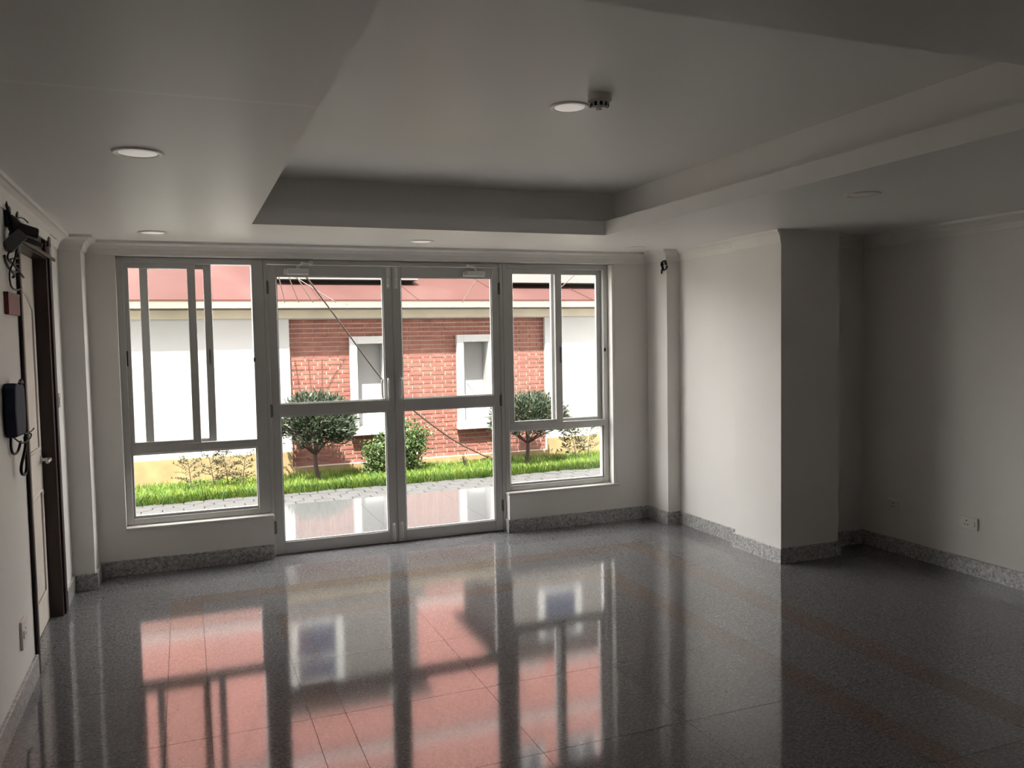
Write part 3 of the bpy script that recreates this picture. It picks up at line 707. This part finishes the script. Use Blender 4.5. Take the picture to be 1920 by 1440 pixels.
for (p, q, zc, hb) in rest:
    yy = BY+rb.uniform(-0.004, 0.004); stuff.box(p, q, yy-0.012, yy+0.014, zc-hb/2, zc+hb/2)
tag(stuff.build('small_bricks', M['brick'], panel), kind='stuff')
# niches with white surrounds
for (a, b_) in (N1, N2):
    fr = MB().box(a, a+0.11, WY-0.015, WY+0.42, NZ0+0.025, NZ1).box(b_-0.11, b_, WY-0.015, WY+0.42, NZ0+0.025, NZ1).box(a+0.11, b_-0.11, WY-0.015, WY+0.42, NZ1-0.117, NZ1)
    fr.box(a+0.11, b_-0.11, WY+0.295, WY+0.42, NZ0+0.025, NZ1-0.117)
    no = fr.build('niche_surround', M['ext_white'], GB, 0.003)
    MB().box(a-0.015, b_+0.015, WY-0.068, WY+0.295, NZ0-0.012, NZ0+0.105).build('niche_sill', M['ext_white'], no, 0.004)
# upper rooms set back on the roof behind a projecting slab
def upper(x0, x1, ys_, zs_, yw_, z1, wins):
    u = MB().box(x0+0.05, x1-0.05, yw_, yw_+2.6, zs_-0.12, z1).build('upper_wall', M['conc'], GB)
    MB().box(x0, x1, ys_, yw_+0.02, zs_, zs_+0.16).build('floor_slab_edge', M['conc_light'], u, 0.004)
    MB().box(x0-0.15, x1+0.15, yw_-0.2, yw_+2.8, z1, z1+0.10).build('roof_slab', M['conc'], u)
    for cx, hw, za, zb in wins:
        f = rect_frame(cx-hw, cx+hw, za, zb, yw_-0.04, yw_+0.03, 0.13, 0.13, 0.10, 0.10).box(cx-hw+0.13, cx+hw-0.13, yw_-0.04, yw_+0.02, za+0.62, za+0.68).build('window', M['ext_white'], u, 0.003)
        MB().box(cx-hw+0.10, cx+hw-0.10, yw_-0.012, yw_-0.004, za+0.08, zb-0.08).build('window_pane', M['navy'], f)
upper(1.39, 3.683, 13.50, 2.626, 13.90, 4.45, [(1.90, 0.44, 2.98, 4.12)])
upper(5.238, 8.7, 13.30, 2.584, 13.75, 4.15, [(6.3, 0.44, 2.95, 3.9)])

# ------------------------------------------------------------------ taller neighbour, seen mirrored in the polished floor
M['salmon'] = plain('salmon_render', (0.285, 0.128, 0.112), 0.85, var=0.06, vscale=0.8)
M['dark_glass'] = plain('dark_window_glass', (0.03, 0.035, 0.045), 0.1)
NB = empty('neighbour_building', (5.0, 22.0, -0.44), 'tall salmon pink building behind the low red roof, mirrored in the floor', 'building')
MB().box(-1.7, 12.0, 21.0, 29.0, -0.44, 13.5).build('wall', M['salmon'], NB)
MB().box(-1.9, 12.2, 20.8, 29.2, 13.5, 13.8).build('roof_slab', M['conc'], NB)
for zf in (5.2, 8.9): MB().box(-1.7, 12.0, 20.92, 21.0, zf, zf+0.16).build('floor_band', M['ext_white'], NB, 0.004)
for zf in (6.1, 9.8):
    for xw in (2.7, 4.3, 8.5, 10.2):
        f = rect_frame(xw-0.55, xw+0.55, zf, zf+1.5, 20.94, 21.02, 0.09, 0.09, 0.09, 0.09).box(xw-0.035, xw+0.035, 20.94, 21.02, zf+0.09, zf+1.41).build('window', M['ext_white'], NB)
        MB().box(xw-0.47, xw+0.47, 20.985, 20.999, zf+0.08, zf+1.42).build('window_pane', M['dark_glass'], f)

# ------------------------------------------------------------------ overhead cables in the yard
def wire(name, pts, r, mat, label):
    tag(MB().tube(smooth_path(pts, 8), r, 6).build(name, M[mat]), label, 'cable', 'cables strung across the yard')
wire('overhead_cable', [(4.587, 12.743, -0.317), (3.936, 12.546, 0.036), (3.173, 12.238, 0.606), (2.696, 11.992, 1.062), (2.033, 11.500, 1.870), (1.526, 11.070, 2.475), (1.135, 10.701, 2.971), (0.568, 10.086, 3.725), (-0.5, 6.75, 5.2)], 0.011, 'cable', 'thick brown cable sagging across the brick panel to its foot')
wire('overhead_cable', [(1.391, 12.423, 2.212), (1.236, 11.685, 2.554), (1.001, 10.578, 3.080), (0.5, 6.75, 3.9)], 0.0075, 'cable_light', 'pale cable over the roof edge, leftmost in the door glass')
wire('overhead_cable', [(1.588, 12.423, 2.212), (1.363, 11.685, 2.555), (1.032, 10.578, 3.082), (0.35, 6.75, 3.8)], 0.0075, 'cable_light', 'pale cable over the roof edge, second from the left in the door glass')
wire('overhead_cable', [(1.793, 12.423, 2.212), (1.476, 11.685, 2.527), (0.999, 10.578, 3.017), (0.2, 6.75, 3.8)], 0.0075, 'cable_light', 'pale cable over the roof edge just left of the thick cable')
wire('overhead_cable', [(2.128, 12.423, 2.211), (1.571, 11.931, 2.488), (0.905, 11.070, 2.807), (-0.4, 6.75, 3.4)], 0.0065, 'cable_light', 'pale cable crossing behind the thick brown cable')
wire('overhead_cable', [(4.098, 12.435, 2.204), (4.204, 12.054, 2.533), (4.332, 11.070, 3.106), (3.6, 6.75, 4.0)], 0.0075, 'cable_light', 'single slanting cable in the right door leaf above the gutter')
wire('overhead_cable', [(5.813, 12.423, 2.461), (5.886, 11.931, 2.683), (6.045, 11.070, 3.076), (5.2, 6.75, 3.9)], 0.0075, 'cable_light', 'slanting pale cable seen in the right window')

# ------------------------------------------------------------------ plants
def conifer(name, label, base, crown, rx, ry, rz, seed, lean, n=10000):
    rr = random.Random(seed); t = empty(name, base, label, 'tree', 'clipped conifers on the grass strip')
    b = Vector(base); cc = Vector(crown)
    tr = MB(); top = cc+Vector((0, 0, -0.05))
    path = smooth_path([b+Vector((0, 0, -0.02)), b.lerp(top, 0.3)+Vector((lean*0.6, 0, 0)), b.lerp(top, 0.65)+Vector((lean*0.3, 0, 0)), top], 5)
    tr.tube(path, [0.038-0.021*i/len(path) for i in range(len(path))], 9).build('trunk', M['bark'], t)
    fork = path[len(path)//2]
    for k in range(9):
        an = 2*math.pi*k/9+rr.uniform(-.3, .3)
        e = cc+Vector((math.cos(an)*rx*0.75, math.sin(an)*ry*0.75, rr.uniform(-0.5, 0.4)*rz))
        MB().tube(smooth_path([fork, fork.lerp(e, 0.5)+Vector((0, 0, 0.03)), e], 4), [0.015]*4+[0.011]*4+[0.005], 6).build('branch', M['bark'], t)
    fo = MB()
    clumps = []
    for k in range(46):
        u = rr.uniform(-0.55, 1); an = rr.uniform(0, 2*math.pi); s = math.sqrt(max(0, 1-u*u))
        rad = rr.uniform(0.55, 0.9)
        clumps.append((cc+Vector((rx*s*math.cos(an)*rad, ry*s*math.sin(an)*rad, rz*u*rad)), Vector((s*math.cos(an), s*math.sin(an), u*0.7+0.35)).normalized()))
    for k in range(n):
        c_, d = clumps[rr.randrange(len(clumps))]
        p = c_+Vector((rr.gauss(0, 0.075), rr.gauss(0, 0.075), rr.gauss(0, 0.065)))
        q = p-cc
        if (q.x/rx)**2+(q.y/ry)**2+(q.z/rz)**2 > 1.12: continue
        dd = (d+Vector((rr.uniform(-.7, .7), rr.uniform(-.7, .7), rr.uniform(-.5, .8)))).normalized()
        sd_ = dd.orthogonal().normalized(); sd_ = (Matrix.Rotation(rr.uniform(0, 6.28), 3, dd) @ sd_)
        l = rr.uniform(0.045, 0.105); wd = rr.uniform(0.005, 0.010)
        fo.add([p-sd_*wd, p+sd_*wd, p+dd*l*0.6+sd_*wd*1.3, p+dd*l, p+dd*l*0.6-sd_*wd*1.3], [(0, 1, 2, 3, 4)])
    fo.build('foliage', M['conifer'], t, fix=False)
conifer('clipped_conifer', 'dark clipped conifer with a bare trunk seen through the left door leaf', (1.771, 12.116, -0.394), (1.722, 12.152, 0.432), 0.58, 0.49, 0.45, 5, -0.06)
conifer('clipped_conifer', 'dark clipped conifer with a bare trunk seen through the right window', (4.982, 12.079, -0.394), (5.031, 12.079, 0.358), 0.68, 0.49, 0.42, 9, 0.04)

def leafy(name, label, base, rx, ry, h, seed, n, mat='leafy', lsize=0.05, cat='shrub'):
    rr = random.Random(seed); t = empty(name, base, label, cat, 'leafy shrubs in front of the brick panel'); b = Vector(base)
    st = MB(); tips = []
    for k in range(11):
        an = rr.uniform(0, 6.28); e = b+Vector((math.cos(an)*rx*rr.uniform(.2, .85), math.sin(an)*ry*rr.uniform(.2, .85), h*rr.uniform(0.6, 1.0)))
        p = smooth_path([b+Vector((rr.uniform(-.03, .03), rr.uniform(-.03, .03), 0)), b.lerp(e, 0.5)+Vector((0, 0, 0.02)), e], 5); tips.append(p)
        st.tube(p, [0.007-0.004*i/len(p) for i in range(len(p))], 5)
    st.build('stems', M['bark'], t)
    lf_ = MB()
    for k in range(n):
        p = tips[rr.randrange(len(tips))]; c_ = p[rr.randrange(2, len(p))]+Vector((rr.gauss(0, rx*0.2), rr.gauss(0, ry*0.2), rr.gauss(0, 0.05)))
        if c_.z < b.z+0.03: c_.z = b.z+0.03
        d = Vector((rr.uniform(-1, 1), rr.uniform(-1, 1), rr.uniform(-.1, 1))).normalized(); s = (Matrix.Rotation(rr.uniform(0, 6.28), 3, d) @ d.orthogonal().normalized())
        l = lsize*rr.uniform(.6, 1.2); wd = l*0.22
        lf_.add([c_, c_+d*l*0.4+s*wd, c_+d*l, c_+d*l*0.4-s*wd], [(0, 1, 2, 3)])
    lf_.build('leaves', M[mat], t, fix=False)
leafy('leafy_shrub', 'low spreading green shrub left of the door meeting stile', (2.632, 12.30, -0.394), 0.34, 0.27, 0.58, 21, 1900, lsize=0.065)
leafy('leafy_shrub', 'taller variegated green shrub right of the door meeting stile', (3.149, 12.275, -0.394), 0.33, 0.27, 0.77, 22, 2600, lsize=0.065)
leafy('leafy_shrub', 'tiny dry weed in the grass under the second niche', (4.059, 12.36, -0.394), 0.075, 0.075, 0.22, 23, 50, 'dryleaf', 0.04)

def sparse(name, label, base, h, lean, seed, nb, mat='dryleaf', lsize=0.045, grp='sparse young plants by the plinth'):
    rr = random.Random(seed); t = empty(name, base, label, 'plant', grp); b = Vector(base)
    p = smooth_path([b, b+Vector((lean*0.4, 0, h*0.5)), b+Vector((lean, 0, h))], 8)
    MB().tube(p, [0.008-0.005*i/len(p) for i in range(len(p))], 6).build('stem', M['bark'], t)
    br = MB(); lv = MB()
    for k in range(nb):
        f0 = p[int(len(p)*(0.2+0.75*k/nb))]; an = rr.choice([0, math.pi])+rr.uniform(-.9, .9); l = rr.uniform(0.13, 0.28)*(1.15-0.6*k/nb)
        e = f0+Vector((math.cos(an)*l, math.sin(an)*l*0.6, l*rr.uniform(.1, .7)))
        q = smooth_path([f0, f0.lerp(e, .5)+Vector((0, 0, 0.015)), e], 4); br.tube(q, 0.003, 4)
        for c_ in q[2:]:
            for sgn in (-1, 1):
                d = Vector((rr.uniform(-.6, .6), sgn*rr.uniform(.2, .8), rr.uniform(-.2, .8))).normalized(); s = d.orthogonal().normalized(); s = Matrix.Rotation(rr.uniform(0, 6.28), 3, d) @ s
                ll = lsize*rr.uniform(.7, 1.3); lv.add([c_, c_+d*ll*0.45+s*ll*0.16, c_+d*ll, c_+d*ll*0.45-s*ll*0.16], [(0, 1, 2, 3)])
    br.build('twigs', M['bark'], t); lv.build('leaves', M[mat], t, fix=False)
sparse('young_plant', 'thin twiggy plant on the left in the low window pane', (0.037, 12.116, -0.394), 0.46, -0.04, 31, 18)
sparse('young_plant', 'thin twiggy plant in the middle of the low window pane', (0.332, 12.116, -0.394), 0.48, -0.06, 32, 20)
sparse('young_plant', 'tallest twiggy plant in the low left window pane', (0.517, 12.150, -0.394), 0.57, -0.07, 33, 22)
sparse('young_plant', 'twiggy plant on the right in the low left window pane', (0.701, 12.116, -0.394), 0.44, 0.05, 34, 18)
sparse('young_plant', 'leafy curling plant beside the conifer in the right window', (5.929, 12.177, -0.394), 0.53, -0.12, 35, 22, 'dryleaf', 0.075)
sparse('young_plant', 'tall thin stem plant at the right edge of the right window', (6.125, 12.177, -0.394), 0.62, 0.09, 36, 16)
